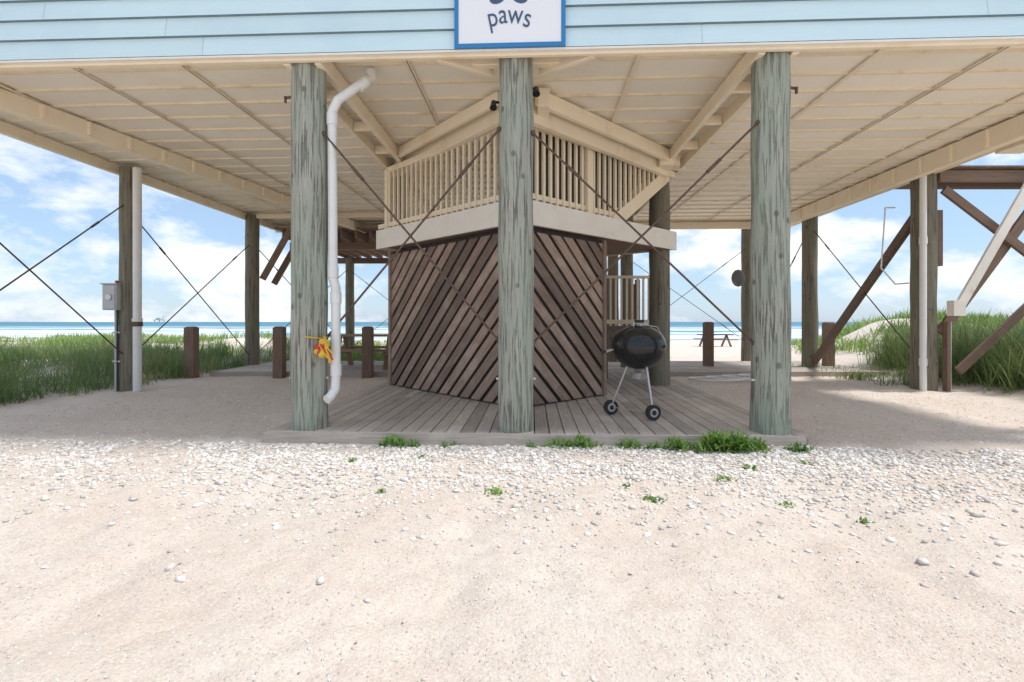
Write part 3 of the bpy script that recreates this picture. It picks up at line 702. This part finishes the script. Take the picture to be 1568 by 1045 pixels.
A_=blades(x,y,rng.uniform(.2,.6,len(x))*hv,rng.uniform(.006,.013,len(x)),.85,rshift=np.clip(.25+.8*vnoise(x/.8,y/.8,43),0,.5)); fast('dune_grass',A_[0],A_[1],m_grass,A_[2])
x,y=clumped(380,26,(-8.9,-3.5),(14.3,19),.14,lambda a,b:vnoise(a/1.5,b/1.5,3)>-.05)
A1=blades(x,y,rng.uniform(.2,.5,len(x)),rng.uniform(.008,.016,len(x)),.8)
x,y=clumped(2200,18,(-38,-5),(14.5,34),.22,lambda a,b:vnoise(a/2.5,b/2,13)>.0)
A2=blades(x,y,rng.uniform(.15,.48,len(x)),rng.uniform(.014,.035,len(x)),.9,rshift=.2)
A_=cat([A1,A2]); fast('dune_grass',A_[0],A_[1],m_bush,A_[2])
x,y=clumped(460,60,(8.0,13),(6.6,12),.16,lambda a,b:(a>8.15+.15*np.abs(b-8)))
A_=blades(x,y,rng.uniform(.4,1.4,len(x))*(.55+.5*np.clip((x-7.8)/1.2,0,1)),rng.uniform(.006,.012,len(x)),.85); fast('tall_dune_grass',A_[0],A_[1],m_grass,A_[2])
x,y=clumped(4200,24,(9.5,44),(13.5,40),.25,lambda a,b:(vnoise(a/2.5,b/2,23)>-.2)&(a/b>.60+.06*vnoise(a/2,b/2,31)))
A_=blades(x,y,rng.uniform(.15,.6,len(x))*(.6+.9*(vnoise(x/1.2,y/1.2,47)+.5)),rng.uniform(.025,.06,len(x)),1.1,rshift=np.clip(.25+.9*vnoise(x/.9,y/.9,44),0,.5)); fast('dune_scrub',A_[0],A_[1],m_bush,A_[2])
x,y=clumped(60,24,(6.9,8.3),(8.8,12.5),.12)
A_=blades(x,y,rng.uniform(.1,.3,len(x)),rng.uniform(.01,.02,len(x)),1.0); fast('dune_grass',A_[0],A_[1],m_grass,A_[2])
parts=[]
wl=[(-1.15,4.66,.16,70,.14),(-.95,4.62,.1,30,.1),(-.62,4.66,.12,25,.08),(.45,4.60,.15,60,.11),(.66,4.58,.14,80,.14),(1.1,4.56,.14,60,.11),(1.55,4.5,.16,90,.15),(1.9,4.46,.2,190,.22),(2.08,4.42,.16,140,.2),(2.28,4.47,.1,60,.14),(2.62,4.42,.13,70,.1),(.2,4.62,.1,25,.08),(1.32,4.52,.1,40,.1),
 (-.92,3.42,.05,20,.05),(-1.35,4.1,.05,16,.06),(-.13,3.42,.08,30,.06),(.95,3.28,.09,30,.06),(1.6,3.66,.09,30,.06),(1.83,3.22,.08,22,.05),(2.15,2.95,.05,12,.05),(.85,3.55,.05,14,.05),(1.95,3.95,.07,25,.06),(2.5,4.1,.06,20,.05),(2.6,3.5,.04,10,.04),(-.8,4.2,.05,14,.05)]
for cx,cy,sp,n,h in wl:
    n=int(n*2.0); x=rng.normal(cx,sp*.5,n); y=rng.normal(cy,sp*.3,n); y=np.minimum(y,4.68-.0427*x)
    hump=np.exp(-((x-cx)/sp)**2)
    parts.append(blades(x,y,rng.uniform(.3,.9,n)*h*.8,rng.uniform(.012,.026,n),1.4,bz=H(x,y)+rng.random(n)*h*.7*hump,rshift=rng.uniform(0,.4)))
A_=cat(parts); fast('deck_weeds',A_[0],A_[1],m_weed,A_[2])
# ------------------------------------------------------------------ light
el=math.radians(62); az=math.radians(97)
sd=V((math.cos(el)*math.sin(az),math.cos(el)*math.cos(az),math.sin(el)))
sl=bpy.data.lights.new('sun','SUN'); sl.energy=3.4; sl.angle=math.radians(7); sl.color=(1,.98,.95)
so=bpy.data.objects.new('sun',sl); so.rotation_euler=sd.to_track_quat('Z','Y').to_euler(); so.location=(20,0,30); scene.collection.objects.link(so)
w=bpy.data.worlds.new('World'); scene.world=w; w.use_nodes=True; nt=w.node_tree; nt.nodes.clear()
out=nt.nodes.new('ShaderNodeOutputWorld'); bg=nt.nodes.new('ShaderNodeBackground'); nt.links.new(bg.outputs[0],out.inputs[0])
sk=nt.nodes.new('ShaderNodeTexSky'); sk.sky_type='NISHITA'; sk.sun_disc=False; sk.sun_elevation=el; sk.sun_rotation=az; sk.air_density=1.0; sk.dust_density=.6; sk.ozone_density=2.5
tc=nt.nodes.new('ShaderNodeTexCoord'); mp=nt.nodes.new('ShaderNodeMapping'); nt.links.new(tc.outputs['Generated'],mp.inputs[0]); mp.inputs['Scale'].default_value=(1,1,2.0); mp.inputs['Location'].default_value=(.9,.2,.1)
cn=noise(nt,mp.outputs[0],3.6,8,.58,.1)
cf=ramp(nt,cn,.47,.58)
sky=mixc(nt,.55,sk.outputs[0],(3.7,5.2,7.2))
shade=ramp(nt,cn,.55,.72)
cc=mixc(nt,shade,(7.6,7.7,7.9),(6.6,6.8,7.1))
cl=mixc(nt,cf,sky,cc)
nt.links.new(cl,bg.inputs[0]); bg.inputs[1].default_value=.15
# ------------------------------------------------------------------ camera
cam=bpy.data.cameras.new('camera'); co=bpy.data.objects.new('camera',cam); scene.collection.objects.link(co)
co.location=(0,0,1.2); co.rotation_euler=(math.pi/2,0,0); cam.lens=17; cam.sensor_width=36; cam.shift_y=-.0188; cam.clip_start=.05; cam.clip_end=20000
scene.camera=co
scene.view_settings.view_transform='Standard'; scene.view_settings.look='None'; scene.view_settings.exposure=0
